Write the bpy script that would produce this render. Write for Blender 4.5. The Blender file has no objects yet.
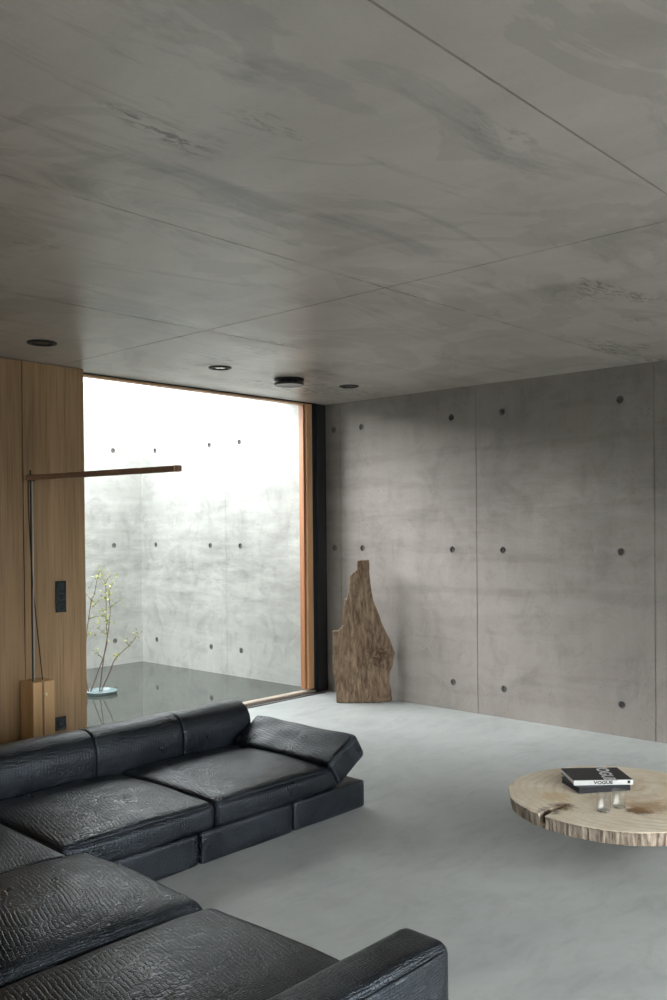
import bpy, bmesh, math, random
from mathutils import Vector, Matrix, noise
random.seed(7)
sc = bpy.context.scene
COL = sc.collection
H = 2.9                    # ceiling height
XR, YW, YP, YB = 6.736, 6.30, 6.11, 9.46   # right wall, window line, wood panel face, yard back wall

# ------------------------------------------------------------------ camera
YAW, PITCH, ROLL = 0.74277, -0.00932, -0.00888
F = Vector((math.cos(YAW)*math.cos(PITCH), math.sin(YAW)*math.cos(PITCH), math.sin(PITCH)))
R = Vector((math.sin(YAW), -math.cos(YAW), 0))
U = R.cross(F)
cr_, sr_ = math.cos(ROLL), math.sin(ROLL)
CX = R*cr_ + U*sr_          # image right / up after the small roll
CY = U*cr_ - R*sr_
CX = R*cr_ - U*(-sr_)
cam_d = bpy.data.cameras.new('camera')
cam = bpy.data.objects.new('camera', cam_d); COL.objects.link(cam)
cam.matrix_world = Matrix(((CX.x, CY.x, -F.x, 0), (CX.y, CY.y, -F.y, 0), (CX.z, CY.z, -F.z, 1.67864), (0, 0, 0, 1)))
cam_d.sensor_fit = 'HORIZONTAL'; cam_d.sensor_width = 24.0
cam_d.lens = 904.149/667*24.0
cam_d.shift_y = (533.56-500)/667
cam_d.clip_start = 0.05
sc.camera = cam

# ------------------------------------------------------------------ light
w = bpy.data.worlds.new('overcast_sky'); sc.world = w; w.use_nodes = True
bg = w.node_tree.nodes['Background']
# overcast sky: three times brighter overhead than at the horizon, dull ground below it
SKY = 3.6
wn_, wl = w.node_tree.nodes, w.node_tree.links
tc = wn_.new('ShaderNodeTexCoord'); sp_ = wn_.new('ShaderNodeSeparateXYZ'); rp = wn_.new('ShaderNodeValToRGB')
wl.new(tc.outputs['Generated'], sp_.inputs[0])
mr = wn_.new('ShaderNodeMapRange'); mr.inputs['From Min'].default_value = -1; wl.new(sp_.outputs[2], mr.inputs['Value']); wl.new(mr.outputs[0], rp.inputs['Fac'])
el = rp.color_ramp.elements
el[0].position = .49; el[0].color = (.05, .048, .045, 1); el[1].position = .505; el[1].color = (.36, .36, .36, 1)
e_ = el.new(1.0); e_.color = (.96, .98, 1.0, 1)
wl.new(rp.outputs['Color'], bg.inputs['Color']); bg.inputs['Strength'].default_value = SKY
sc.view_settings.view_transform = 'Standard'; sc.view_settings.look = 'None'
sc.view_settings.gamma = 1.0; sc.view_settings.use_curve_mapping = False
sc.view_settings.exposure = 2.14
# hazy sun, spread wide by cloud, standing over the yard
sd = bpy.data.lights.new('hazy_sun', 'SUN'); sd.energy = 3.6; sd.angle = math.radians(38); sd.color = (.98, .99, 1.0)
so_ = bpy.data.objects.new('hazy_sun', sd); COL.objects.link(so_); so_.location = (0, 12, 10)
SUN_EL, SUN_AZ = math.radians(20), math.radians(-58)      # travel direction in plan, from +X
so_.rotation_euler = Vector((math.cos(SUN_AZ)*math.cos(SUN_EL), math.sin(SUN_AZ)*math.cos(SUN_EL), -math.sin(SUN_EL))).to_track_quat('-Z', 'Y').to_euler()

# ------------------------------------------------------------------ material helpers
class NT:
    def __init__(s, name, **kw):
        s.m = bpy.data.materials.new(name); s.m.use_nodes = True
        s.t = s.m.node_tree; s.n = s.t.nodes; s.l = s.t.links
        s.b = s.n['Principled BSDF']
        for k, v in kw.items(): s.b.inputs[k.replace('_', ' ')].default_value = v
        tc = s.n.new('ShaderNodeTexCoord'); s.co = tc.outputs['Object']
    def map(s, scale=(1, 1, 1), rot=(0, 0, 0), loc=(0, 0, 0), src=None):
        m = s.n.new('ShaderNodeMapping'); m.inputs['Scale'].default_value = scale
        m.inputs['Rotation'].default_value = rot; m.inputs['Location'].default_value = loc
        s.l.new(src or s.co, m.inputs['Vector']); return m.outputs[0]
    def noise(s, vec, scale, detail=4, rough=.55, dist=0):
        n = s.n.new('ShaderNodeTexNoise'); n.inputs['Scale'].default_value = scale
        n.inputs['Detail'].default_value = detail; n.inputs['Roughness'].default_value = rough
        n.inputs['Distortion'].default_value = dist; s.l.new(vec, n.inputs['Vector']); return n.outputs['Fac']
    def voro(s, vec, scale, feature='F1', rnd=1, out='Distance'):
        n = s.n.new('ShaderNodeTexVoronoi'); n.feature = feature; n.inputs['Scale'].default_value = scale
        n.inputs['Randomness'].default_value = rnd; s.l.new(vec, n.inputs['Vector']); return n.outputs[out]
    def ramp(s, fac, stops):
        r = s.n.new('ShaderNodeValToRGB'); el = r.color_ramp.elements
        while len(el) < len(stops): el.new(.5)
        for e, (p, c) in zip(el, stops):
            e.position = p; e.color = (c, c, c, 1) if isinstance(c, (int, float)) else (*c, 1)
        s.l.new(fac, r.inputs['Fac']); return r.outputs['Color']
    def mix(s, a, b, fac, mode='MIX'):
        m = s.n.new('ShaderNodeMix'); m.data_type = 'RGBA'; m.blend_type = mode
        for sock, v in ((m.inputs[6], a), (m.inputs[7], b), (m.inputs[0], fac)):
            if isinstance(v, (int, float)): sock.default_value = v if sock == m.inputs[0] else (v, v, v, 1)
            elif isinstance(v, tuple): sock.default_value = (*v, 1)
            else: s.l.new(v, sock)
        return m.outputs[2]
    def math(s, op, a, b=0.0, c=None):
        m = s.n.new('ShaderNodeMath'); m.operation = op
        for i, v in enumerate((a, b) if c is None else (a, b, c)):
            if isinstance(v, (int, float)): m.inputs[i].default_value = v
            else: s.l.new(v, m.inputs[i])
        return m.outputs[0]
    def bump(s, h, strength=.3, dist=.01, prev=None):
        b = s.n.new('ShaderNodeBump'); b.inputs['Strength'].default_value = strength
        b.inputs['Distance'].default_value = dist; s.l.new(h, b.inputs['Height'])
        if prev is not None: s.l.new(prev, b.inputs['Normal'])
        return b.outputs[0]
    def set(s, **kw):
        for k, v in kw.items():
            i = s.b.inputs[k.replace('_', ' ')]
            if isinstance(v, (int, float)): i.default_value = v
            elif isinstance(v, tuple): i.default_value = (*v, 1)
            else: s.l.new(v, i)
        return s.m

def concrete(name, lo, hi, stain=.35, band=.25, streak_rot=(0, 0, 0), rough=.75, seed=0, pour=None):
    t = NT(name)
    big = t.noise(t.map((1, 1, 1), loc=(seed, seed*2, 0)), .9, 7, .62, .6)
    col = t.mix(lo, hi, t.ramp(big, [(.3, 0), (.72, 1)]))
    ver = t.noise(t.map((3, 3, .35), loc=(seed, 0, 0)), 2.2, 4, .6)      # vertical runs
    col = t.mix(col, t.mix(.5, 1.35, ver), .30, 'MULTIPLY')
    hor = t.noise(t.map((.35, .35, 3.2), loc=(0, seed, 0)), 1.6, 5, .6, .4)  # pour bands
    col = t.mix(col, t.ramp(hor, [(.36, .55), (.5, 1), (1, 1)]), band, 'MULTIPLY')
    st = t.noise(t.map((1.2, 1.2, 1), loc=(3+seed, 1, 0)), 3.0, 8, .72, 1.0)
    col = t.mix(col, t.ramp(st, [(.36, .45), (.5, 1), (1, 1)]), stain, 'MULTIPLY')
    if pour:      # damp grey blotches at the level where two pours meet
        sep = t.n.new('ShaderNodeSeparateXYZ'); t.l.new(t.co, sep.inputs[0])
        d = t.math('ABSOLUTE', t.math('SUBTRACT', sep.outputs[2], pour[0]))
        m = t.math('SUBTRACT', 1.0, t.math('DIVIDE', d, pour[1])); m = t.math('MAXIMUM', m, 0.0)
        bl = t.ramp(t.noise(t.map((1.5, 1.5, 7.0), loc=(seed, 0, 9)), 1.3, 9, .74, .15), [(.40, 0), (.68, 1)])
        col = t.mix(col, .62, t.math('MULTIPLY', bl, t.math('MULTIPLY', m, pour[2])), 'MULTIPLY')
    grain = t.noise(t.co, 60, 3, .6)
    col = t.mix(col, t.mix(.75, 1.25, grain), .35, 'MULTIPLY')
    po = t.voro(t.co, 26, 'F1'); pm = t.noise(t.co, 5, 2)
    pores = t.ramp(t.math('ADD', po, t.math('MULTIPLY', pm, .35)), [(.20, .35), (.26, 1)])
    col = t.mix(col, pores, .7, 'MULTIPLY')
    h = t.math('ADD', t.math('MULTIPLY', big, .6), t.math('MULTIPLY', t.noise(t.co, 40, 4), .15))
    return t.set(Base_Color=col, Roughness=rough, Normal=t.bump(h, .25, .02), Specular_IOR_Level=.3)

M = {}
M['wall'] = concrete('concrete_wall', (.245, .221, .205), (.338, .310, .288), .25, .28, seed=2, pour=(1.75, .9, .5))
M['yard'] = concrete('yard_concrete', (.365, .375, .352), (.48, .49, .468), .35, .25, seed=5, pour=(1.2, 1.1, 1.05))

def ceiling_mat():
    t = NT('concrete_ceiling')
    v = t.map((1, .45, 1), rot=(0, 0, .5))
    big = t.noise(v, 1.0, 6, .6, 1.2)
    col = t.mix((.41, .375, .335), (.56, .52, .47), t.ramp(big, [(.34, 0), (.68, 1)]))
    sm = t.noise(t.map((.5, 2.0, 1), rot=(0, 0, -.15), loc=(4, 2, 0)), 1.3, 8, .68, 1.4)
    col = t.mix(col, t.ramp(sm, [(.32, .42), (.46, 1), (1, 1)]), .62, 'MULTIPLY')
    # pale smooth slurry patches with sharp outlines
    pt = t.noise(t.map((.9, 1.3, 1), loc=(1.2, 5, 0)), .8, 5, .55, 1.8)
    col = t.mix(col, 1.16, t.ramp(pt, [(.54, 0), (.565, 1), (1, 1)]), 'MULTIPLY') if False else t.mix(col, t.ramp(pt, [(.535, 1.0), (.55, .87), (.66, .87), (.70, 1.0)]), 1.0, 'MULTIPLY')
    # rough scraped flecks
    fl = t.noise(t.map((1, 3.5, 1), loc=(2, .3, 0)), 9, 6, .75, .6)
    fm = t.noise(t.map((.5, 1.6, 1), loc=(7.7, 3.1, 0)), 1.2, 3, .5)
    f = t.math('MULTIPLY', t.ramp(fl, [(.5, 0), (.56, 1)]), t.ramp(fm, [(.60, 0), (.66, 1)]))
    col = t.mix(col, t.mix(col, .42, 1.0, 'MULTIPLY'), f)
    col = t.mix(col, t.mix(.8, 1.2, t.noise(t.co, 70, 3)), .3, 'MULTIPLY')
    return t.set(Base_Color=col, Roughness=t.ramp(sm, [(.3, .30), (.6, .42)]), Specular_IOR_Level=.65, Normal=t.bump(big, .12, .02))
M['ceiling'] = ceiling_mat()

def floor_mat():
    t = NT('polished_concrete')
    big = t.noise(t.map((1, 1, 1), loc=(3, 1, 0)), .9, 8, .62, 1.2)
    col = t.mix((.41, .44, .44), (.52, .55, .545), t.ramp(big, [(.34, 0), (.68, 1)]))
    tro = t.noise(t.map((1, 2.4, 1), rot=(0, 0, .8)), 3.5, 7, .7, .9)
    col = t.mix(col, t.ramp(tro, [(.34, .74), (.52, 1), (1, 1)]), .45, 'MULTIPLY')
    col = t.mix(col, t.mix(.8, 1.2, t.noise(t.co, 45, 4)), .16, 'MULTIPLY')
    ro = t.ramp(t.noise(t.co, 2.2, 6, .65, .8), [(.3, .42), (.7, .58)])
    return t.set(Base_Color=col, Roughness=ro, Normal=t.bump(t.noise(t.co, 3, 5), .05, .01))
M['floor'] = floor_mat()

def plain(name, col, rough=.5, metal=0, spec=.5, var=.12, sc_=25):
    t = NT(name)
    c = t.mix(col, t.mix(1-var, 1+var, t.noise(t.co, sc_, 3)), 1.0, 'MULTIPLY')
    return t.set(Base_Color=c, Roughness=rough, Metallic=metal, Specular_IOR_Level=spec)
M['blackmetal'] = plain('black_anodised_metal', (.012, .014, .018), .38)
M['darkframe'] = plain('charcoal_window_metal', (.028, .028, .03), .5)
M['blueblack'] = plain('blue_black_gasket', (.010, .016, .024), .3)
M['trackmetal'] = plain('grey_track_metal', (.20, .20, .20), .4, .6)
M['black'] = plain('matte_black', (.012, .012, .012), .6)
M['socket'] = plain('black_socket_plastic', (.008, .016, .018), .25)
M['socket2'] = plain('dark_teal_socket_insert', (.012, .028, .032), .22)
M['steel'] = plain('brushed_steel', (.45, .44, .42), .35, 1)
M['brass'] = plain('brass_knob', (.80, .62, .38), .35, .3)
M['plaster'] = plain('grey_plaster', (.30, .29, .28), .8)
M['terrace'] = plain('terrace_concrete', (.3, .3, .29), .8)
M['grout'] = plain('tie_hole_grout', (.13, .125, .12), .9)

def wood(name, a, b, c, grain=(9, 9, .55), rough=.5, fine=1.0, spec=.35):
    t = NT(name)
    v = t.map(grain)
    n1 = t.noise(v, 1.3, 6, .6, .7)
    n2 = t.noise(t.map((grain[0]*7, grain[1]*7, grain[2]*2)), 2.2, 3, .6)
    col = t.mix(a, b, t.ramp(n1, [(.3, 0), (.7, 1)]))
    col = t.mix(col, c, t.math('MULTIPLY', t.ramp(n2, [(.48, 0), (.72, 1)]), .55*fine))
    return t.set(Base_Color=col, Roughness=rough, Specular_IOR_Level=spec, Normal=t.bump(n2, .12, .003))
M['veneer'] = wood('oak_veneer', (.31, .20, .105), (.48, .32, .175), (.17, .10, .05), (7, 7, .4))
M['lampwood'] = wood('honey_oak', (.60, .38, .18), (.74, .49, .26), (.40, .23, .10), (16, 16, .6))
M['framewood'] = wood('larch_frame', (.60, .34, .17), (.74, .45, .25), (.34, .17, .08), (14, 14, .5))
M['sillwood'] = wood('greyed_sill_wood', (.40, .34, .28), (.50, .43, .36), (.30, .24, .19), (.5, 14, 14))
M['framewood2'] = wood('reddish_larch_bead', (.36, .16, .08), (.46, .22, .11), (.26, .11, .055), (14, 14, .5))
M['armwood'] = wood('walnut_arm', (.34, .20, .13), (.46, .28, .19), (.22, .12, .08), (14, .8, 14))

def leather():
    t = NT('croc_leather')
    # rectangular crocodile scales in wavy rows: voronoi cells squashed along the row direction
    wv = t.n.new('ShaderNodeVectorMath'); wv.operation = 'ADD'
    nz = t.n.new('ShaderNodeTexNoise'); nz.inputs['Scale'].default_value = 3.0
    t.l.new(t.co, nz.inputs['Vector'])
    sc2 = t.n.new('ShaderNodeVectorMath'); sc2.operation = 'SCALE'; sc2.inputs['Scale'].default_value = .045
    t.l.new(nz.outputs['Color'], sc2.inputs[0])
    t.l.new(t.co, wv.inputs[0]); t.l.new(sc2.outputs[0], wv.inputs[1])
    warped = wv.outputs[0]
    cell = t.voro(t.map((1.0, 1.9, 1.9), rot=(0, 0, .12), src=warped), 56, 'DISTANCE_TO_EDGE', .30)
    groove = t.ramp(cell, [(0, 0), (.16, .8), (.4, 1)])
    cell2 = t.voro(t.map((1, 1.3, 1), src=warped), 75, 'DISTANCE_TO_EDGE', .8)
    wr = t.noise(t.map((1.0, 2.2, 1.2)), 6, 5, .6, 1.0)
    patch = t.noise(t.map((1, 1, 1.6), loc=(1, 4, 2)), 2.6, 6, .62, .6)
    col = t.mix((.0024, .0036, .0065), (.020, .025, .034), t.ramp(patch, [(.44, 0), (.66, 1)]))
    col = t.mix(col, t.mix(.45, 1.0, groove), .8, 'MULTIPLY')
    ro = t.ramp(t.noise(t.map((1, 1, 1), loc=(9, 0, 0)), 3.2, 5, .6), [(.32, .25), (.68, .42)])
    h = t.math('ADD', groove, t.math('MULTIPLY', t.ramp(cell2, [(0, 0), (.3, 1)]), .15))
    nb = t.bump(h, .6, .0020)
    nb = t.bump(wr, .30, .010, nb)
    return t.set(Base_Color=col, Roughness=ro, Specular_IOR_Level=.6, Specular_Tint=(.76, .89, 1.0), Normal=nb)
M['leather'] = leather()
def thin_glass(name, tint=(.96, .965, .96), refl=1.0):
    t = NT(name); t.n.remove(t.b)
    tr = t.n.new('ShaderNodeBsdfTransparent'); tr.inputs[0].default_value = (*tint, 1)
    gl = t.n.new('ShaderNodeBsdfGlossy'); gl.inputs['Roughness'].default_value = .01
    lw_ = t.n.new('ShaderNodeLayerWeight'); lw_.inputs['Blend'].default_value = .5
    mx = t.n.new('ShaderNodeMixShader')
    t.l.new(t.math('ADD', .035*refl, t.math('MULTIPLY', .6, t.math('POWER', lw_.outputs['Facing'], 5.0))), mx.inputs[0]); t.l.new(tr.outputs[0], mx.inputs[1]); t.l.new(gl.outputs[0], mx.inputs[2])
    t.l.new(mx.outputs[0], t.n['Material Output'].inputs[0]); return t.m
M['pane'] = thin_glass('window_glass')
M['tumbler'] = thin_glass('tumbler_glass', (.985, .99, .988), 3.0)
M['bowl'] = NT('pale_blue_glaze').set(Base_Color=(.15, .21, .22), Roughness=.2)
t = NT('still_dark_water')
M['water'] = t.set(Base_Color=t.mix((.030, .036, .030), (.045, .052, .044), t.noise(t.co, 2, 3)), Roughness=.02, IOR=1.36)

# ------------------------------------------------------------------ mesh helpers
WM = {}
def link(name, me, mats, parent=None, smooth=False, loc=None):
    """me in world coordinates; stored relative to parent (or to loc)."""
    o = bpy.data.objects.new(name, me); COL.objects.link(o)
    if parent is not None:
        base = WM[parent.name]; o.parent = parent; me.transform(base.inverted()); WM[o.name] = base
    else:
        base = Matrix.Translation(loc) if loc else Matrix.Identity(4)
        me.transform(base.inverted()); o.location = base.translation; WM[o.name] = base
    for m in (mats if isinstance(mats, (list, tuple)) else [mats]): me.materials.append(m)
    if smooth:
        for p in me.polygons: p.use_smooth = True
        if smooth != 'all':
            me.set_sharp_from_angle(angle=math.radians(40))
    return o
def obj(name, bm, mats, parent=None, smooth=False, loc=None):
    bmesh.ops.recalc_face_normals(bm, faces=bm.faces)
    me = bpy.data.meshes.new(name); bm.to_mesh(me); bm.free()
    return link(name, me, mats, parent, smooth, loc)
def thing(name, label, cat, loc, rz=0, group=None):
    o = bpy.data.objects.new(name, None); COL.objects.link(o); o.empty_display_size = .1
    o.location = loc; o.rotation_euler = (0, 0, rz)
    WM[o.name] = Matrix.Translation(loc) @ Matrix.Rotation(rz, 4, 'Z')
    return tag(o, label, cat, group)
def tag(o, label, cat, group=None):
    o['label'] = label; o['category'] = cat
    if group: o['group'] = group
    return o
def struct(o): o['kind'] = 'structure'; return o
def box(bm, x0, x1, y0, y1, z0, z1, bev=0, seg=2):
    r = bmesh.ops.create_cube(bm, size=1)
    for v in r['verts']: v.co = Vector((x0+(v.co.x+.5)*(x1-x0), y0+(v.co.y+.5)*(y1-y0), z0+(v.co.z+.5)*(z1-z0)))
    if bev:
        es = list({e for v in r['verts'] for e in v.link_edges})
        bmesh.ops.bevel(bm, geom=es, offset=bev, segments=seg, affect='EDGES', profile=.5)
    return bm
def bx(*a, **k): return box(bmesh.new(), *a, **k)
def lathe(bm, prof, c, seg=40, cap=True):
    rings = []
    for r, z in prof:
        if r < 1e-6: rings.append([bm.verts.new((c[0], c[1], c[2]+z))])
        else: rings.append([bm.verts.new((c[0]+r*math.cos(2*math.pi*i/seg), c[1]+r*math.sin(2*math.pi*i/seg), c[2]+z)) for i in range(seg)])
    for A, B in zip(rings, rings[1:]):
        for i in range(seg):
            j = (i+1) % seg
            if len(A) == 1: bm.faces.new((A[0], B[i], B[j]))
            elif len(B) == 1: bm.faces.new((A[i], A[j], B[0]))
            else: bm.faces.new((A[i], A[j], B[j], B[i]))
    return bm
def tube(bm, pts, rad, seg=8):
    pts = [Vector(p) for p in pts]; n = len(pts)
    if not isinstance(rad, (list, tuple)): rad = [rad]*n
    rings = []
    for i, p in enumerate(pts):
        d = (pts[min(i+1, n-1)]-pts[max(i-1, 0)]).normalized()
        a = d.cross(Vector((0, 0, 1)) if abs(d.z) < .9 else Vector((1, 0, 0))).normalized(); b = d.cross(a)
        rings.append([bm.verts.new(p+(a*math.cos(2*math.pi*k/seg)+b*math.sin(2*math.pi*k/seg))*rad[i]) for k in range(seg)])
    for A, B in zip(rings, rings[1:]):
        for k in range(seg): bm.faces.new((A[k], A[(k+1) % seg], B[(k+1) % seg], B[k]))
    bm.faces.new(rings[0]); bm.faces.new(rings[-1][::-1]); return bm
def smooth_pts(pts, n=6):
    pts = [Vector(p) for p in pts]; out = []
    P = [pts[0]]+pts+[pts[-1]]
    for i in range(1, len(P)-2):
        for k in range(n):
            t = k/n; a, b, c, d = P[i-1], P[i], P[i+1], P[i+2]
            out.append(.5*((2*b)+(c-a)*t+(2*a-5*b+4*c-d)*t*t+(3*b-a-3*c+d)*t**3))
    out.append(pts[-1]); return out
def boolean(o, cut_bm):
    me = bpy.data.meshes.new('cutter'); bmesh.ops.recalc_face_normals(cut_bm, faces=cut_bm.faces)
    cut_bm.to_mesh(me); cut_bm.free()
    me.transform(WM[o.name].inverted() @ Matrix.Identity(4))
    c = bpy.data.objects.new('cutter', me); COL.objects.link(c); c.matrix_world = o.matrix_world.copy()
    c.location = o.location if o.parent is None else WM[o.name].translation
    if o.parent is not None: c.rotation_euler = WM[o.name].to_euler()
    md = o.modifiers.new('cut', 'BOOLEAN'); md.operation = 'DIFFERENCE'; md.object = c; md.solver = 'EXACT'
    bpy.context.view_layer.update()
    ev = o.evaluated_get(bpy.context.evaluated_depsgraph_get())
    nm = bpy.data.meshes.new_from_object(ev)
    o.modifiers.clear(); old = o.data; o.data = nm; bpy.data.meshes.remove(old)
    bpy.data.objects.remove(c); bpy.data.meshes.remove(me)
    return o
def cyl_cut(bm, c, axis, r, depth):
    m = Matrix.Rotation(math.pi/2, 4, 'Y') if axis == 'X' else Matrix.Rotation(math.pi/2, 4, 'X')
    bmesh.ops.create_cone(bm, cap_ends=True, segments=20, radius1=r, radius2=r, depth=depth*2, matrix=Matrix.Translation(c) @ m)

# ------------------------------------------------------------------ setting
X0, Y0 = -1.6, -1.5
ZR = (.25, 1.45, 2.64)
floor = struct(obj('floor', bx(X0-.3, XR+.3, Y0-.3, YW+.12, -.25, 0), M['floor']))

ceil_ = struct(obj('ceiling', bx(X0-.3, XR+.3, Y0-.3, YW+.14, H, H+.6), M['ceiling']))
cb = bmesh.new()
for y in (1.362, 2.955, 4.40): box(cb, X0, XR-.02, y-.004, y+.004, H-.05, H+.012)
boolean(ceil_, cb)
cb = bmesh.new(); box(cb, 3.627, 3.635, Y0, YW-.1, H-.06, H+.0121); boolean(ceil_, cb)

# right wall runs on outside as the yard's right wall; same concrete, coloured lighter outside
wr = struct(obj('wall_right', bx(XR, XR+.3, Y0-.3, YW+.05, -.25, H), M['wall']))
cb = bmesh.new()
for y in (1.25, 2.858, 4.467, 6.08): box(cb, XR-.05, XR+.0035, y-.004, y+.004, -.1, H-.004)
for y in (-.1, .98, 1.52, 2.6, 3.13, 4.20, 4.73, 5.80, 6.168):
    for z in ZR: cyl_cut(cb, (XR, y, z), 'X', .026, .022)
boolean(wr, cb)
def plugs(parent, pts, axis):
    for (x, y, z) in pts:
        b = bmesh.new(); rings = []
        for r, d in ((.031, -.0015), (.0245, -.0015), (.022, .012), (.011, .014), (.009, .008), (0, .008)):
            k = []
            for i in range(20 if r else 1):
                a = 2*math.pi*i/20
                if axis == 'X': k.append(b.verts.new((x+d, y+r*math.cos(a), z+r*math.sin(a))))
                else: k.append(b.verts.new((x+r*math.cos(a), y+d, z+r*math.sin(a))))
            rings.append(k)
        for A, B in zip(rings, rings[1:]):
            for i in range(20):
                j = (i+1) % 20
                if len(B) == 1: b.faces.new((A[i], A[j], B[0]))
                else: b.faces.new((A[i], A[j], B[j], B[i]))
        obj('tie_hole', b, M['grout'], parent)
plugs(wr, [(XR, y, z) for y in (2.6, 3.13, 4.20, 4.73, 5.80, 6.168) for z in ZR], 'X')

YH = 3.4
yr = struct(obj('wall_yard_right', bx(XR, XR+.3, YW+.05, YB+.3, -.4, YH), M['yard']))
cb = bmesh.new()
box(cb, XR-.05, XR+.0025, 7.838, 7.842, -.1, YH+.1)
ypts = [(XR, y, z+.015) for y in (7.6, 8.12, 9.16) for z in (.27, 1.44, 2.60)]
for p in ypts: cyl_cut(cb, p, 'X', .026, .022)
boolean(yr, cb); plugs(yr, ypts, 'X')
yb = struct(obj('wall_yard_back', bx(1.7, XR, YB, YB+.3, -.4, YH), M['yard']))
cb = bmesh.new()
box(cb, 4.897, 4.903, YB-.05, YB+.004, -.1, YH+.1)
bpts = [(x, YB, z+.015) for x in (6.33, 5.2, 4.66) for z in (.27, 1.44, 2.60)]
for p in bpts: cyl_cut(cb, p, 'Y', .026, .022)
boolean(yb, cb); plugs(yb, bpts, 'Y')
struct(obj('wall_yard_left', bx(1.4, 1.7, YW+.15, YB+.3, -.4, YH), M['yard']))
struct(obj('wall_yard_front', bx(1.4, 3.75, YW+.15, YW+.4, -.4, YH), M['yard']))
pf = struct(obj('wall_added_overhang', bx(3.75, XR, YW+.14, YW+.72, H+.17, YH), M['yard']))  # unseen overhang added to cut steep light onto the floor by the window

struct(obj('floor_pool', bx(1.4, XR, YW+.12, YB, -.45, -.40), M['black']))
wt = bmesh.new(); n = 30
bmesh.ops.create_grid(wt, x_segments=n, y_segments=n, size=1)
for v in wt.verts: v.co = Vector((4.218+v.co.x*2.518, (YW+.121+YB)/2+v.co.y*(YB-YW-.121)/2, -.012))
water = obj('pool_water', wt, M['water']); struct(water)

# back part of the room, outside the picture: a window added in the south wall for softer fill light
lw = struct(obj('wall_left', bx(X0-.3, X0, Y0-.3, YW+.12, 0, H), M['plaster']))
sw = struct(obj('wall_south', bx(X0, XR, Y0-.3, Y0, 0, H), M['plaster']))
cb = bmesh.new(); box(cb, -1.4, 6.5, Y0-.5, Y0+.2, .02, 2.25); boolean(sw, cb)
w2 = obj('window_added_fill', bx(-1.4, 6.5, Y0-.18, Y0-.16, .02, 2.25), M['pane']); struct(w2)

# wood clad wall
wp = struct(obj('wall_wood', bx(X0, 3.828, YP+.02, YW+.16, 0, H-.004), M['veneer']))
for i, (a, b) in enumerate(((X0, -.9), (-.894, .506), (.512, 1.906), (1.912, 3.318), (3.324, 3.83))):
    obj('wood_panel', bx(a, b, YP, YP+.019, .003, H-.006, bev=.0012, seg=1), M['veneer'], wp)

# ------------------------------------------------------------------ window
wn = struct(obj('window_1', bx(3.83, 6.45, YW+.03, YW+.045, .024, H-.015), M['pane']))
def sub(nm, m, *a, bev=.002):
    return obj(nm, bx(*a, bev=bev, seg=1), m, wn)
sub('wooden_stile', M['framewood'], 6.458, 6.536, YW-.020, YW+.07, .042, H-.012)
sub('wooden_bead', M['framewood2'], 6.434, 6.457, YW+.005, YW+.07, .044, H-.02)
sub('wooden_sill_rail', M['sillwood'], 3.84, 6.56, YW-.020, YW+.07, .002, .026)
sub('wooden_head_rail', M['framewood'], 3.84, 6.476, YW-.015, YW+.07, H-.022, H-.009)
sub('black_gasket_post', M['blueblack'], 6.537, 6.604, YW-.014, YW+.07, 0, H-.002)
sub('charcoal_post', M['darkframe'], 6.606, XR-.018, YW-.022, YW+.07, 0, H-.002)
sub('black_post_edge', M['black'], XR-.017, XR-.004, YW-.024, YW+.07, 0, H-.002)
sub('head_shadow_strip', M['black'], 3.84, 6.6, YW-.035, YW-.017, H-.010, H-.001)
for yy, ww, mm, zz in ((YW-.104, .014, 'black', .003), (YW-.089, .042, 'trackmetal', .004), (YW-.046, .024, 'black', .004)):
    sub('floor_track', M[mm], 3.84, 6.614, yy, yy+ww, -.01, zz, bev=0)

# ------------------------------------------------------------------ sofa
def rbox(x0, x1, y0, y1, z0, z1, r, crown=0, n=22, wr_=.004, seed=0, edge=.5, sag=0):
    bm = bmesh.new(); bmesh.ops.create_cube(bm, size=2)
    bmesh.ops.subdivide_edges(bm, edges=bm.edges[:], cuts=n, use_grid_fill=True)
    c = Vector(((x0+x1)/2, (y0+y1)/2, (z0+z1)/2)); h = Vector(((x1-x0)/2, (y1-y0)/2, (z1-z0)/2))
    r = min(r, h.x, h.y, h.z)
    for v in bm.verts:
        u = Vector([math.sin(max(-1, min(1, k))*math.pi/2) for k in v.co])
        p = Vector((u.x*h.x, u.y*h.y, u.z*h.z))
        q = Vector([max(-(h[i]-r), min(h[i]-r, p[i])) for i in range(3)])
        d = p-q
        if d.length > 1e-9: p = q+d.normalized()*r
        if crown and u.z > -.2:
            k = max(0, (u.z+.2)/1.2)
            p.z += crown*k*max(0, 1-u.x**2)**edge*max(0, 1-u.y**2)**edge
        if sag: # bulging sides
            k = sag*max(0, 1-u.z**2)
            if abs(u.x) > .99: p.x += math.copysign(k*(1-u.y**2), u.x)
            if abs(u.y) > .99: p.y += math.copysign(k*(1-u.x**2), u.y)
        w_ = p+c
        nv = noise.noise(Vector((w_.x*2.3, w_.y*2.3, w_.z*2.3+seed)))*1.6 + noise.noise(Vector((w_.x*8, w_.y*5, w_.z*6+seed)))*.6
        dirn = (d.normalized() if d.length > 1e-9 else Vector((0, 0, 1)))
        v.co = w_+dirn*nv*wr_
    return bm
sofa = thing('sectional_sofa', 'low black crocodile-embossed leather L-shaped corner sofa in the foreground on concrete floor', 'sofa', (2.6, 3.5, 0))
L = M['leather']
def sp(nm, bm, par=sofa): return obj(nm, bm, L, par, smooth='all')
# long run along the wood wall: plinths
for a, b in ((3.474, 4.075), (2.826, 3.470), (2.12, 2.822)):
    sp('base', rbox(a, b, 3.50, 4.62, 0, .166, .022, wr_=.002, seed=a, n=14))
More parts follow.
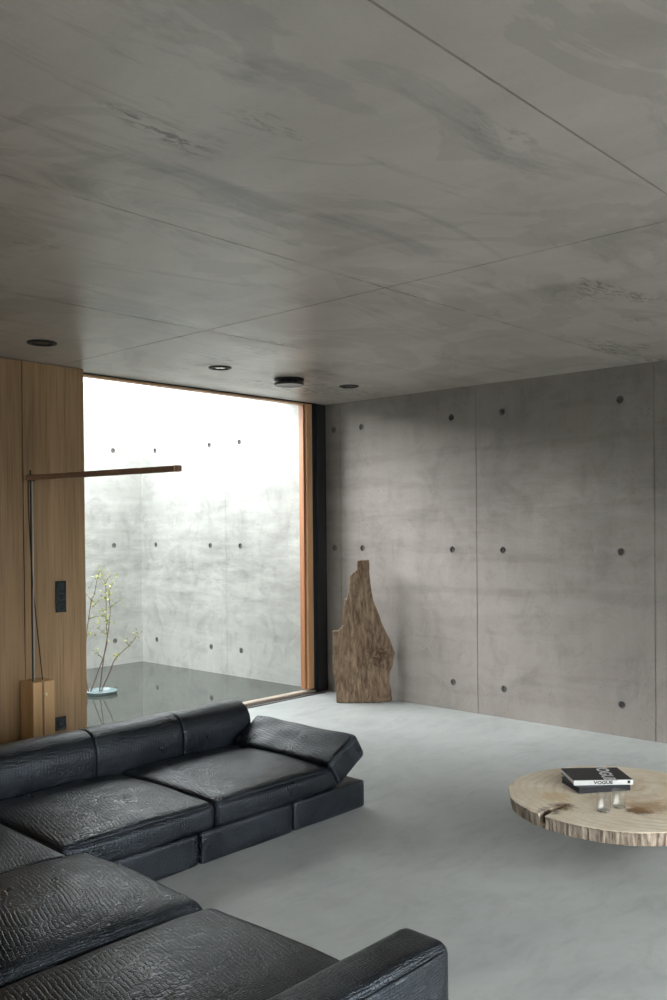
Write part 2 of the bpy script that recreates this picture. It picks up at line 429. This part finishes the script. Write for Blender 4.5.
# short run: plinth
for a, b in ((2.56, 3.495), (1.68, 2.556)):
    sp('base', rbox(1.05, 2.05, a, b, 0, .166, .022, wr_=.002, seed=a, n=14))
sp('base', rbox(1.05, 2.116, 3.499, 4.62, 0, .166, .022, wr_=.002, seed=3, n=14))
# seat cushions
def seat(x0, x1, y0, y1, crown, seed, r=.034, z1=.292, edge=.5):
    o = sp('seat_cushion', rbox(x0, x1, y0, y1, .160, z1, r, crown, n=30, wr_=.0045, seed=seed, edge=edge, sag=.008))
    return o
seat(2.925, 3.84, 3.492, 4.36, .038, 11)
seat(2.055, 2.920, 3.492, 4.36, .036, 21)
seat(1.04, 2.050, 3.40, 4.36, .036, 31)
seat(1.04, 2.125, 2.578, 3.395, .070, 41, r=.055, z1=.300, edge=.62)
seat(1.04, 2.125, 1.690, 2.573, .066, 51, r=.055, z1=.300, edge=.62)

def back_seg(a, b, prof, axis, seed, nx=14):
    """soft roll-top back: prof is (depth, height) loop, swept from a to b with rounded ends"""
    bm = bmesh.new(); P = smooth_pts([(p[0], p[1], 0) for p in prof]+[(prof[0][0], prof[0][1], 0)], 4)[:-1]
    cx = sum(p.x for p in P)/len(P); cz = sum(p.y for p in P)/len(P); r = .016; rings = []
    ts = [(a, .945), (a+.002, .97), (a+.006, .988), (a+.011, .997), (a+r, 1)]+[(a+r+(b-a-2*r)*i/nx, 1) for i in range(1, nx)]+[(b-r, 1), (b-.011, .997), (b-.006, .988), (b-.002, .97), (b, .945)]
    for x, k in ts:
        ring = []
        for p in P:
            d = cx+(p.x-cx)*(1-(1-k)*1.3); z = cz+(p.y-cz)*(1-(1-k)*1.0)
            z = max(z, 0.0) if k == 1 else z
            nn = .005*noise.noise(Vector((x*6, d*5, z*5+seed)))+.006*noise.noise(Vector((x*2, d*2, z*2+seed)))
            ring.append(bm.verts.new((x, d+nn, z+nn) if axis == 'X' else (d+nn, x, z+nn)))
        rings.append(ring)
    for A, B in zip(rings, rings[1:]):
        for i in range(len(A)): bm.faces.new((A[i], A[(i+1) % len(A)], B[(i+1) % len(A)], B[i]))
    bm.faces.new(rings[0]); bm.faces.new(rings[-1][::-1])
    return bm
profA = [(4.36, .17), (4.345, .27), (4.335, .36), (4.342, .45), (4.38, .51), (4.45, .540), (4.54, .532), (4.61, .495), (4.65, .42), (4.66, .30), (4.66, .18), (4.52, .165)]
for a, b, s in ((3.381, 3.925, 1), (2.780, 3.380, 2), (2.0, 2.779, 3), (0.92, 1.999, 4)):
    sp('backrest', back_seg(a, b, profA, 'X', s))
profB = [(5.11-p[0]+.45, p[1]) for p in profA]     # back of the short run
profB = [(1.09-(p[0]-4.36), p[1]*.97) for p in profA]
for a, b, s in ((3.36, 4.30, 5), (2.55, 3.357, 6), (1.68, 2.547, 7)):
    sp('backrest', back_seg(a, b, profB, 'Y', s))
# tilted end cushion (fold-down arm) at the far end
def wedge():
    L_, T_ = .280, .168
    bm = rbox(0, L_, 3.478, 4.335, -T_, 0, .034, .012, n=26, wr_=.006, seed=77)
    a = math.radians(31)
    m = Matrix.Translation((3.735, 0, .318)) @ Matrix.Rotation(-a, 4, 'Y')
    for v in bm.verts:
        k = noise.noise(Vector((v.co.x*9, v.co.y*4.5, 3)))*.010+noise.noise(Vector((v.co.x*16, v.co.y*9, 8)))*.004
        if v.co.z > -.05: v.co.z += k*(1+1.4*max(0, (v.co.y-3.9)))
        v.co = m @ v.co
    return bm
sp('armrest', wedge())
sp('armrest', rbox(1.02, 2.128, 1.500, 1.684, 0, .486, .040, .010, n=22, wr_=.004, seed=91))
# piping seams along the cushions' edges
def piping(pts, par, r=.0035):
    return obj('piping', tube(bmesh.new(), pts, r, 6), L, par, smooth='all')
arm2 = [o for o in sofa.children if o.name.startswith('armrest')][-1]
piping([(1.2, 1.505, .464), (1.6, 1.503, .467), (2.08, 1.505, .464)], arm2, .0028)

# ------------------------------------------------------------------ floor lamp
lamp = thing('floor_lamp', 'slim floor lamp with oak block base and long horizontal wooden arm beside oak wall', 'lamp', (3.353, 5.99, 0))
obj('base', bx(3.268, 3.435, 5.905, 6.085, 0, .577, bev=.003), M['lampwood'], lamp)
bs = obj('base_strip', bx(3.338, 3.352, 5.902, 5.9045, .002, .575), plain('darker_oak_joint', (.26, .15, .07), .5), lamp)
bs['label'] = 'darker vertical joint on the oak block'
obj('pole', tube(bmesh.new(), [(3.300, 5.965, .57), (3.300, 5.965, 2.09)], .0052, 12), M['black'], lamp, smooth=True)
p2 = obj('tension_rod', tube(bmesh.new(), [(3.312, 5.962, .57), (3.312, 5.962, 2.03)], .0036, 10), M['steel'], lamp, smooth=True)
p2['label'] = 'grey metal rod beside the black pole'
def arm():
    bm = bmesh.new(); a = Vector((3.287, 5.985, 2.036)); b = Vector((3.465, 4.46, 2.037)); d = (b-a).normalized(); s = d.cross(Vector((0, 0, 1))).normalized(); u = Vector((0, 0, 1))
    vs = []
    for p in (a, b):
        for i, j in ((-1, -1), (1, -1), (1, 1), (-1, 1)): vs.append(bm.verts.new(p+s*i*.017+u*j*.0185))
    for q in ((0, 1, 2, 3), (7, 6, 5, 4), (0, 4, 5, 1), (1, 5, 6, 2), (2, 6, 7, 3), (3, 7, 4, 0)): bm.faces.new([vs[k] for k in q])
    bmesh.ops.bevel(bm, geom=bm.edges[:], offset=.002, segments=2, affect='EDGES')
    return bm, d, s, u, a, b
bm, d, s, u, a, b = arm()
ar = obj('arm', bm, M['armwood'], lamp)
bm = bmesh.new(); cpt = b-d*.030
r = bmesh.ops.create_cube(bm, size=1)
for v in r['verts']: v.co = cpt+d*v.co.x*.008+s*v.co.y*.037+u*v.co.z*.040
obj('end_ring', bm, M['brass'], ar)
bm = bmesh.new(); r = bmesh.ops.create_cube(bm, size=1); mid = (a+b)/2+d*.1
for v in r['verts']: v.co = mid+d*v.co.x*1.1+s*v.co.y*.020-u*(.0195+.001*v.co.z)
obj('light_strip', bm, plain('frosted_diffuser', (.6, .58, .54), .5), ar)
obj('pivot', bx(3.288, 3.328, 5.945, 5.985, 2.012, 2.060, bev=.003), M['black'], lamp)
bm = bmesh.new(); lathe(bm, [(0, 0), (.008, 0), (.008, .008), (.014, .012), (.015, .020), (.010, .026), (0, .027)], (0, 0, 0), 20)
for v in bm.verts: v.co = Vector((3.352+v.co.x, 5.902-v.co.z, .487+v.co.y))
obj('knob', bm, M['brass'], lamp, smooth=True)
cp = smooth_pts([(3.290, 5.98, 2.02), (3.294, 5.985, 1.80), (3.312, 5.985, 1.40), (3.335, 5.985, 1.10), (3.365, 5.985, .80), (3.385, 5.985, .60), (3.387, 5.985, .575)], 6)
obj('cord', tube(bmesh.new(), cp, .0038, 8), M['black'], lamp, smooth=True)

# ------------------------------------------------------------------ wall switches and sockets
sw_ = thing('switch_panel', 'tall black switch and socket panel of three units on oak wall', 'switch', (3.613, YP, 1.16))
obj('frame', bx(3.568, 3.656, YP-.010, YP-.0005, 1.042, 1.277, bev=.002), M['socket'], sw_)
for i in range(3):
    z = 1.082+i*.0775
    ins = obj('insert', bx(3.583, 3.641, YP-.0145, YP-.0102, z-.029, z+.029, bev=.002), M['socket2'], sw_)
    if i < 2:
        bm = bmesh.new(); lathe(bm, [(.021, 0), (.019, 0), (.018, .003), (0, .003)], (0, 0, 0), 24)
        for v in bm.verts: v.co = Vector((3.612+v.co.x, YP-.0150+v.co.z*.1, z+v.co.y))
        obj('socket_recess', bm, M['socket'], ins)
so = thing('wall_socket', 'single square black wall socket low on oak wall beside lamp base', 'socket', (3.6, YP, .2))
obj('frame', bx(3.556, 3.644, YP-.010, YP-.0005, .158, .258, bev=.002), M['socket'], so)
ins = obj('insert', bx(3.572, 3.628, YP-.0145, YP-.0102, .178, .238, bev=.002), M['socket2'], so)
bm = bmesh.new(); lathe(bm, [(.021, 0), (.019, 0), (.018, .003), (0, .003)], (0, 0, 0), 24)
for v in bm.verts: v.co = Vector((3.600+v.co.x, YP-.0150+v.co.z*.1, .208+v.co.y))
obj('socket_recess', bm, M['socket'], ins)

# ------------------------------------------------------------------ ceiling fittings
def downlight(c, r, label, tilt=0):
    th = thing('recessed_downlight', label, 'downlight', (c[0], c[1], H), 0, 'recessed downlights in the concrete ceiling')
    bm = bmesh.new(); lathe(bm, [(r, .002), (r, -.007), (r*.93, -.010), (r*.74, -.010), (r*.70, -.004), (r*.70, .002)], (c[0], c[1], H), 48)
    obj('trim_ring', bm, M['black'], th, smooth=True)
    bm = bmesh.new(); lathe(bm, [(r*.69, -.001), (r*.5, -.003), (r*.42, -.006), (r*.30, -.006), (0, -.003)], (c[0], c[1], H), 40)
    obj('lens', bm, plain('smoked_lens', (.10, .11, .12), .15), th, smooth=True)
    return th
downlight((3.108, 5.448), .096, 'round black recessed downlight in ceiling directly before the oak wall')
d2 = downlight((4.553, 5.351), .088, 'round black-rimmed downlight between oak wall downlight and protruding ceiling vent')
downlight((5.961, 5.273), .086, 'round flat black downlight in ceiling nearest the bare concrete wall')
vt = thing('ceiling_vent', 'round black double-disc vent hanging just below the concrete ceiling', 'vent', (5.317, 5.37, H))
bm = bmesh.new(); lathe(bm, [(.126, .002), (.128, -.014), (.118, -.020), (.085, -.020), (.07, -.0005)], (5.317, 5.37, H), 56)
obj('flange', bm, M['blackmetal'], vt, smooth=True)
bm = bmesh.new(); lathe(bm, [(.03, -.001), (.03, -.036), (.0, -.036)], (5.317, 5.37, H), 24)
obj('neck', bm, M['blackmetal'], vt, smooth=True)
bm = bmesh.new(); lathe(bm, [(0, -.034), (.09, -.034), (.122, -.034), (.127, -.043), (.118, -.055), (.095, -.052), (0, -.046)], (5.317, 5.37, H), 56)
obj('disc', bm, M['blackmetal'], vt, smooth=True)

# ------------------------------------------------------------------ driftwood slab
def driftwood():
    K = .009424; C0 = Vector((6.4495, 5.5515, 0)); u_ = Vector((.643, -.7655, 0)); nrm = Vector((-.7655, -.643, 0))
    raw = [(212, 118), (244, 113), (275, 113), (277, 145), (275, 180), (285, 260), (300, 340), (330, 420), (360, 500), (395, 570), (420, 632), (412, 662), (404, 700), (393, 745), (388, 800),
           (396, 850), (400, 900), (350, 907), (300, 909), (200, 907), (92, 907), (89, 850), (82, 760), (74, 725), (70, 700), (75, 690), (72, 600), (70, 508), (88, 508), (105, 506), (135, 474),
           (121, 457), (126, 430), (125, 400), (136, 392), (138, 362), (145, 355), (140, 335), (155, 330), (158, 300), (164, 285), (163, 250), (172, 240), (173, 200), (190, 186), (214, 165), (212, 140)]
    bm = bmesh.new(); vs = []
    for X, Y in raw:
        px, py = 320+X/5.56, 540+Y/5.56
        vs.append(bm.verts.new((K*(px-364), 0, max(0, K*(703.2-py)))))
    f = bm.faces.new(vs)
    ext = bmesh.ops.extrude_face_region(bm, geom=[f])
    for v in [g for g in ext['geom'] if isinstance(g, bmesh.types.BMVert)]: v.co.y += .098
    bmesh.ops.recalc_face_normals(bm, faces=bm.faces)
    me = bpy.data.meshes.new('dw'); bm.to_mesh(me); bm.free()
    o = bpy.data.objects.new('tmp', me); COL.objects.link(o)
    md = o.modifiers.new('r', 'REMESH'); md.mode = 'VOXEL'; md.voxel_size = .0075
    sm = o.modifiers.new('s', 'SMOOTH'); sm.iterations = 3; sm.factor = .5
    bpy.context.view_layer.update()
    nm = bpy.data.meshes.new_from_object(o.evaluated_get(bpy.context.evaluated_depsgraph_get()))
    bpy.data.objects.remove(o); bpy.data.meshes.remove(me)
    kn = Vector((K*(320+322/5.56-364), K*(703.2-540-650/5.56)))
    nm.calc_loop_triangles() if False else None
    norms = [v.normal.copy() for v in nm.vertices]
    for v, nn in zip(nm.vertices, norms):
        x, z = v.co.x, v.co.z; dk = (Vector((x, z))-kn)
        rr = dk.length; fl = math.exp(-(rr/.10)**2)
        # grain runs upwards and bends round the knot
        gx = x+.10*math.exp(-((z-kn.y)/.28)**2)*math.tanh(dk.x/.08)+.15*z*(x+.1)
        g1 = noise.noise(Vector((gx*24, v.co.y*12, z*2.0)))*.009+noise.noise(Vector((gx*70, v.co.y*30, z*5)))*.0022
        kn_ = fl*(.016*math.sin(rr*130+3*noise.noise(Vector((x*20, 0, z*20))))*.45+.014*noise.noise(Vector((x*38, 1, z*38))))
        v.co += nn*(g1+kn_-.001)
        # slight thinning to the top and rounding of the right edge
        if v.co.y < .049 and x > .05: v.co.y += .35*max(0, x-.10)
        v.co.y = .05+(v.co.y-.05)*(1-.35*max(0, z-.5)) 
        v.co.z = max(0, v.co.z)
        x, y, z = v.co
        v.co = C0+u_*x-nrm*y+Vector((0, 0, z))
    t = NT('weathered_driftwood')
    k3 = C0+u_*kn.x
    sepv = t.n.new('ShaderNodeVectorMath'); sepv.operation = 'DISTANCE'
    t.l.new(t.co, sepv.inputs[0]); sepv.inputs[1].default_value = (u_.x*kn.x, u_.y*kn.x, kn.y)
    dist = sepv.outputs['Value']
    g = t.noise(t.map((6, 6, 1.5), rot=(0, .5, 0)), 2.2, 7, .68, 1.8)
    col = t.mix((.11, .070, .045), (.36, .262, .180), t.ramp(g, [(.32, 0), (.66, 1)]))
    g2 = t.noise(t.map((30, 30, 5), rot=(0, .4, 0)), 2, 4, .6, .8)
    col = t.mix(col, t.ramp(g2, [(.35, .40), (.55, 1)]), .7, 'MULTIPLY')
    sw2 = t.math('MULTIPLY', t.ramp(dist, [(.04, 1), (.19, 0)]), t.ramp(t.noise(t.co, 16, 5, .6, 1.5), [(.4, 0), (.6, 1)]))
    col = t.mix(col, (.06, .036, .022), t.math('MULTIPLY', sw2, .95))
    mm = t.set(Base_Color=col, Roughness=.85, Specular_IOR_Level=.2, Normal=t.bump(g2, .5, .006))
    o = link('driftwood_slab', nm, mm, None, smooth='all', loc=(C0.x, C0.y, 0))
    tag(o, 'tall jagged brown slab of old wood standing on floor against concrete wall', 'wood sculpture')
driftwood()

# ------------------------------------------------------------------ table
TC = Vector((4.395, 2.06, 0)); TZ = .280
table = thing('slice_coffee_table', 'low round coffee table made of one thick pale tree trunk slice with bark edge', 'table', (TC.x, TC.y, 0))
def slab():
    bm = bmesh.new(); N = 420; rad = []
    for i in range(N):
        a = 2*math.pi*i/N; c, s = math.cos(a), math.sin(a)
        r = .560+.022*noise.noise(Vector((c*1.3+4, s*1.3, 0)))+.008*noise.noise(Vector((c*5, s*5, 2)))
        rad.append(r)
    rings = []
    def ring(k, z, rough=0, dr=0):
        out = []
        for i in range(N):
            a = 2*math.pi*i/N; c, s = math.cos(a), math.sin(a)
            r = rad[i]*k+dr
            if rough: r += rough*(noise.noise(Vector((c*34, s*34, z*4)))*.8+noise.noise(Vector((c*80, s*80, z*9)))*.4-.2)
            out.append(bm.verts.new((TC.x+r*c, TC.y+r*s, z+(.0005*noise.noise(Vector((c*9*k, s*9*k, 1))) if z > .27 else 0))))
        return out
    c0 = bm.verts.new((TC.x, TC.y, TZ))
    tops = [ring(k, TZ) for k in (.2, .4, .6, .75, .88, .96)]+[ring(1, TZ-.001, .003, -.004), ring(1, TZ-.005, .006)]
    sides = [ring(1, TZ-.005-i*.0088, .013, -.003-.0012*i) for i in range(1, 8)]
    bot = [ring(.97, TZ-.070), ring(.5, TZ-.070)]
    allr = tops+sides+bot
    for i in range(N): bm.faces.new((c0, allr[0][i], allr[0][(i+1) % N]))
    for A, B in zip(allr, allr[1:]):
        for i in range(N): bm.faces.new((A[i], A[(i+1) % N], B[(i+1) % N], B[i]))
    bm.faces.new(allr[-1]); 
    for f in bm.faces:
        zc = sum(v.co.z for v in f.verts)/len(f.verts)
        f.material_index = 0 if zc > TZ-.004 else 1
    return bm
t = NT('pale_end_grain')
# growth rings around an off-centre pith, bent by noise
vm = t.n.new('ShaderNodeVectorMath'); vm.operation = 'DISTANCE'; vm.inputs[1].default_value = (.10, -.06, TZ)
nz = t.n.new('ShaderNodeTexNoise'); nz.inputs['Scale'].default_value = 2.4; nz.inputs['Detail'].default_value = 3; t.l.new(t.co, nz.inputs['Vector'])
sc3 = t.n.new('ShaderNodeVectorMath'); sc3.operation = 'SCALE'; sc3.inputs['Scale'].default_value = .18; t.l.new(nz.outputs['Color'], sc3.inputs[0])
ad = t.n.new('ShaderNodeVectorMath'); ad.operation = 'ADD'; t.l.new(t.co, ad.inputs[0]); t.l.new(sc3.outputs[0], ad.inputs[1])
sb = t.n.new('ShaderNodeVectorMath'); sb.operation = 'SUBTRACT'; t.l.new(ad.outputs[0], sb.inputs[0]); sb.inputs[1].default_value = (.09, .09, .09)
t.l.new(sb.outputs[0], vm.inputs[0])
dd = vm.outputs['Value']
rg = t.math('SINE', t.math('MULTIPLY', dd, 150.0))
col = t.mix((.74, .63, .47), (.90, .83, .70), t.ramp(t.noise(t.co, 4.5, 6, .65, 1.0), [(.35, 0), (.65, 1)]))
col = t.mix(col, (.60, .46, .30), t.math('MULTIPLY', t.math('MAXIMUM', rg, 0.0), t.ramp(t.noise(t.co, 5, 4), [(.4, .08), (.65, .5)])))
hw = t.math('MULTIPLY', t.ramp(dd, [(.22, 1), (.40, 0)]), t.ramp(t.noise(t.co, 6, 6, .7, 1.2), [(.44, 0), (.60, 1)]))
col = t.mix(col, (.55, .38, .20), t.math('MULTIPLY', hw, .5))
def spot(c, r, colr, k, ns=30):
    global col
    v = t.n.new('ShaderNodeVectorMath'); v.operation = 'DISTANCE'; v.inputs[1].default_value = c; t.l.new(t.co, v.inputs[0])
    s_ = t.math('ADD', v.outputs['Value'], t.math('MULTIPLY', t.math('SUBTRACT', t.noise(t.co, ns, 5, .7), .5), r*1.6))
    col = t.mix(col, colr, t.math('MULTIPLY', t.ramp(s_, [(r*.5, 1), (r, 0)]), k))
spot((4.215-TC.x, 1.875-TC.y, TZ), .075, (.13, .05, .02), .9)
spot((4.30-TC.x, 1.87-TC.y, TZ), .12, (.34, .20, .09), .6)
spot((3.94-TC.x, 2.20-TC.y, TZ-.045), .085, (.10, .055, .03), .95, 12)  # this spot and the next paint depth shade into the crack, in rot colour
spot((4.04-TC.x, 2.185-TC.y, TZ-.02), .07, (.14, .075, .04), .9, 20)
spot((4.16-TC.x, 2.30-TC.y, TZ), .10, (.66, .48, .24), .6)
M['endgrain'] = t.set(Base_Color=col, Roughness=.6, Specular_IOR_Level=.3, Normal=t.bump(rg, .08, .002))
t = NT('grey_bark')
g = t.noise(t.map((14, 14, 1.2)), 3.2, 6, .7, .4)
g2 = t.noise(t.map((40, 40, 5)), 2.0, 4, .6)
col = t.mix((.16, .12, .085), (.66, .56, .46), t.ramp(g, [(.34, 0), (.64, 1)]))
col = t.mix(col, t.ramp(g2, [(.36, .45), (.56, 1)]), .5, 'MULTIPLY')
M['bark'] = t.set(Base_Color=col, Roughness=.9, Specular_IOR_Level=.2, Normal=t.bump(g2, .7, .006))
sl = obj('slab', slab(), [M['endgrain'], M['bark']], table, smooth=True)
cb = bmesh.new()
def prism(pts, z0, z1):
    lo = [cb.verts.new((x, y, z0)) for x, y in pts]; hi = [cb.verts.new((x, y, z1)) for x, y in pts]
    cb.faces.new(lo[::-1]); cb.faces.new(hi)
    for i in range(len(pts)): cb.faces.new((lo[i], lo[(i+1) % len(pts)], hi[(i+1) % len(pts)], hi[i]))
prism([(3.76, 2.185), (3.885, 2.178), (3.935, 2.186), (4.0, 2.178), (4.10, 2.180), (4.105, 2.186), (4.02, 2.206), (3.95, 2.224), (3.88, 2.222), (3.76, 2.232)], TZ-.055, TZ+.02)
boolean(sl, cb); cb = bmesh.new()
prism([(3.975, 2.180), (3.985, 2.13), (3.992, 2.07), (4.008, 1.985), (4.013, 1.987), (4.001, 2.072), (3.996, 2.13), (3.992, 2.182)], TZ-.018, TZ+.0201)
boolean(sl, cb)
bm = bmesh.new(); lathe(bm, [(0, 0), (.13, 0), (.135, .01), (.135, .195), (.13, .2092), (0, .2092)], (TC.x+.16, TC.y+.15, 0), 48)
ft = obj('plinth', bm, M['black'], table, smooth=True)

# ------------------------------------------------------------------ books
PAGE = plain('white_paper', (.72, .74, .74), .7)
COV = plain('dark_grey_cover', (.022, .023, .024), .45)
SPW = plain('white_spine', (.78, .82, .82), .45)
NAVY = plain('navy_cover', (.006, .009, .016), .5)
WHT = plain('printed_white', (.72, .74, .74), .5)
BLK = plain('printed_black', (.01, .01, .01), .5)
def text_mesh(body, size, sx=1.0):
    cu = bpy.data.curves.new('txt', 'FONT'); cu.body = body; cu.size = size; cu.offset = size*.035; cu.align_x = 'CENTER'; cu.align_y = 'CENTER'
    o = bpy.data.objects.new('txt', cu); COL.objects.link(o); bpy.context.view_layer.update()
    me = bpy.data.meshes.new_from_object(o.evaluated_get(bpy.context.evaluated_depsgraph_get()))
    bpy.data.objects.remove(o); bpy.data.curves.remove(cu)
    me.materials.clear()
    for v in me.vertices: v.co.x *= sx
    return me
def book(label, org, ang, w_, d_, z0, h, cover, spine_m, texts, page=None):
    """org = corner at spine end nearest the left; local x along the spine, local y away from it"""
    th = thing('book', label, 'book', (org[0], org[1], z0), ang, 'large books stacked on the tree slice table')
    W = WM[th.name]
    def loc(nm, bm, m, par=th):
        for v in bm.verts: v.co = W @ v.co
        return obj(nm, bm, m, par)
    c = .003
    loc('cover', bx(0, w_, 0, d_, h-c, h, bev=.0008, seg=1), cover)
    loc('cover', bx(0, w_, 0, d_, 0, c, bev=.0008, seg=1), cover)
    loc('spine', bx(0, w_, -.003, 0, 0, h, bev=.0008, seg=1), spine_m)
    loc('pages', bx(.004, w_-.004, .0005, d_-.004, c, h-c), page or PAGE)
    for nm, me, m, mat in texts:
        me.transform(W @ m); 
        link(nm, me, mat, th)
    return th
A1 = math.atan2(2.044-2.264, 4.513-4.298)
tx = [('spine_lettering', text_mesh('VOGUE', .022, 1.35), Matrix.Translation((.155, -.0036, .013)) @ Matrix.Rotation(math.pi/2, 4, 'X'), BLK),
      ('spine_mark', text_mesh('■', .018), Matrix.Translation((.290, -.0036, .013)) @ Matrix.Rotation(math.pi/2, 4, 'X'), BLK),
      ('cover_lettering', text_mesh('VOGUE', .088, 1.0), Matrix.Translation((.205, .130, .0266)) @ Matrix.Rotation(-math.pi/2-.12, 4, 'Z'), WHT)]
book('navy blue hardcover lying askew under the white-spined book on the tree slice', (4.278, 2.222), A1+.155, .285, .215, TZ+.001, .030, NAVY, NAVY, [], NAVY)
book('large charcoal book with white lettered spine, topmost on the table', (4.298, 2.264), A1, .312, .238, TZ+.0315, .026, COV, SPW, tx)

# ------------------------------------------------------------------ tumblers
def tumbler(c, label):
    th = thing('glass_tumbler', label, 'glass', (c[0], c[1], TZ+.001), 0, 'clear tumblers on the tree slice')
    r, h = .034, .088
    bm = bmesh.new(); lathe(bm, [(0, .0005), (r-.004, .0005), (r-.001, .004), (r, h*.5), (r, h-.001), (r-.0012, h), (r-.0024, h-.001), (r-.0024, .016), (r-.006, .011), (0, .010)], (c[0], c[1], TZ+.001), 40)
    obj('vessel', bm, M['tumbler'], th, smooth=True)
    bm = bmesh.new(); lathe(bm, [(0, .0035), (r-.006, .0035), (r-.004, .006), (r-.005, .0085), (0, .0085)], (c[0], c[1], TZ+.001), 32)
    obj('thick_bottom', bm, GB, th, smooth=True)
t = NT('thick_glass_bottom', Roughness=.03, IOR=1.45); t.b.inputs['Transmission Weight'].default_value = 1.0
t.b.inputs['Base Color'].default_value = (.95, .98, .97, 1); GB = t.m
tumbler((4.087, 1.994), 'clear glass tumbler left of the other one, nearer the front edge')
tumbler((4.193, 1.966), 'clear glass tumbler right of the other one, beneath the spine of the books')

# ------------------------------------------------------------------ bowl and branches in the pool
BC = Vector((5.150, 7.958, 0))
bm = bmesh.new(); lathe(bm, [(0, -.03), (.13, -.03), (.158, -.008), (.168, .020), (.164, .022), (.150, .004), (.12, .006), (0, .006)], BC, 48)
bo = obj('shallow_bowl', bm, M['bowl'], None, smooth=True, loc=(BC.x, BC.y, -.012)); tag(bo, 'shallow pale blue bowl standing in the dark courtyard pool', 'bowl')
LEAF = []
for k, c in enumerate(((.24, .30, .06), (.32, .34, .10), (.18, .26, .05))):
    t = NT('spring_leaf'); LEAF.append(t.set(Base_Color=t.mix(c, (.36, .36, .10), t.noise(t.co, 9, 2)), Roughness=.55))
TWIG = plain('brown_twig', (.115, .075, .055), .8)
KB = .010186; ub = R.copy(); nb_ = Vector((-F.x, -F.y, 0)).normalized()
def bp(cx, cy, dep=0):
    px, py = 70+cx/6.25, 560+cy/6.25
    return Vector((5.175, 7.958, 0))+ub*(px-103)*KB+nb_*dep+Vector((0, 0, (691.5-py)*KB))
def leaf(bm, p, d, ln):
    d = d.normalized(); s_ = d.cross(Vector((random.uniform(-1, 1), random.uniform(-1, 1), random.uniform(-.3, 1)))).normalized(); n_ = d.cross(s_)
    wd = ln*.32
    pts = [p, p+d*ln*.3+s_*wd*.8+n_*wd*.2, p+d*ln*.65+s_*wd*.7+n_*wd*.15, p+d*ln, p+d*ln*.65-s_*wd*.7+n_*wd*.15, p+d*ln*.3-s_*wd*.8+n_*wd*.2]
    mid1 = p+d*ln*.3; mid2 = p+d*ln*.65
    v = [bm.verts.new(q) for q in pts]; a = bm.verts.new(mid1); b = bm.verts.new(mid2)
    mi = random.randrange(3)
    for q in ((v[0], v[1], a), (v[0], a, v[5]), (v[1], v[2], b, a), (a, b, v[4], v[5]), (v[2], v[3], b), (b, v[3], v[4])): bm.faces.new(q).material_index = mi
def branch(label, main, sides, dep, tips):
    th = thing('leafy_branch', label, 'branch', bp(*main[0]), 0, 'budding branches standing in the blue bowl')
    bm = bmesh.new(); P = smooth_pts([bp(x, y, dep*(i/len(main))) for i, (x, y) in enumerate(main)], 5)
    n_ = len(P); tube(bm, P, [.0072*(1-.72*i/n_) for i in range(n_)], 7)
    sp_ = []
    for s_ in sides:
        Q = smooth_pts([bp(x, y, dep*.7+j*.02) for j, (x, y) in enumerate(s_)], 4)
        tube(bm, Q, [.0036*(1-.6*i/len(Q)) for i in range(len(Q))], 6); sp_.append(Q)
    obj('stem', bm, TWIG, th, smooth=True)
    bm = bmesh.new()
    ends = [P[-1]]+[q[-1] for q in sp_]+[bp(x, y, dep*.8) for x, y in tips]
    for e_ in ends:
        for k in range(6):
            o_ = e_+Vector((random.gauss(0, .030), random.gauss(0, .030), random.gauss(0, .038)))
            leaf(bm, o_, Vector((random.gauss(0, .7), random.gauss(0, .7), random.uniform(-.2, 1))), random.uniform(.020, .042))
    for q in [P[int(n_*.45):]]+sp_:
        for p_ in q[::3]:
            for k in range(2): leaf(bm, p_+Vector((0, 0, random.uniform(-.01, .01))), Vector((random.gauss(0, 1), random.gauss(0, 1), random.uniform(0, 1))), random.uniform(.018, .036))
    o = obj('leaves', bm, LEAF, th); o['kind'] = 'stuff'
branch('leftmost budding branch in blue bowl, rising straight beside the oak wall edge',
       [(118, 826), (104, 760), (100, 700), (98, 600), (102, 480), (118, 360), (135, 255), (155, 205), (168, 130), (190, 60)],
       [[(135, 255), (120, 228), (98, 198)], [(140, 290), (160, 275), (182, 256)], [(106, 470), (122, 455), (134, 438)], [(118, 365), (160, 350), (215, 348)]], -.05, [(190, 105), (180, 120)])
branch('tallest middle budding branch in blue bowl, forked at the top',
       [(124, 828), (150, 770), (180, 690), (215, 600), (238, 510), (238, 440), (235, 350), (238, 240), (234, 140), (205, 92)],
       [[(234, 145), (250, 118), (272, 92)], [(238, 460), (212, 438), (182, 410)], [(234, 350), (222, 345), (206, 340)], [(236, 240), (222, 225), (204, 212)]], .05, [(220, 115)])
branch('budding branch in blue bowl crossing the middle one and leaning right at its tip',
       [(182, 836), (195, 760), (205, 700), (220, 600), (240, 500), (258, 400), (268, 300), (262, 205), (278, 165), (300, 130)],
       [[(268, 295), (285, 275), (300, 268), (340, 242)], [(262, 215), (265, 200), (268, 195)], [(215, 600), (200, 578), (190, 558)], [(256, 400), (250, 375), (248, 352)]], .12, [(240, 352), (270, 205)])
branch('rightmost low budding branch in blue bowl, leaning away from the oak wall',
       [(190, 834), (215, 770), (250, 690), (272, 630), (310, 585), (360, 540), (390, 505), (412, 478)],
       [[(360, 540), (352, 520), (345, 508)], [(285, 615), (280, 605), (276, 596)]], -.12, [(415, 470)])
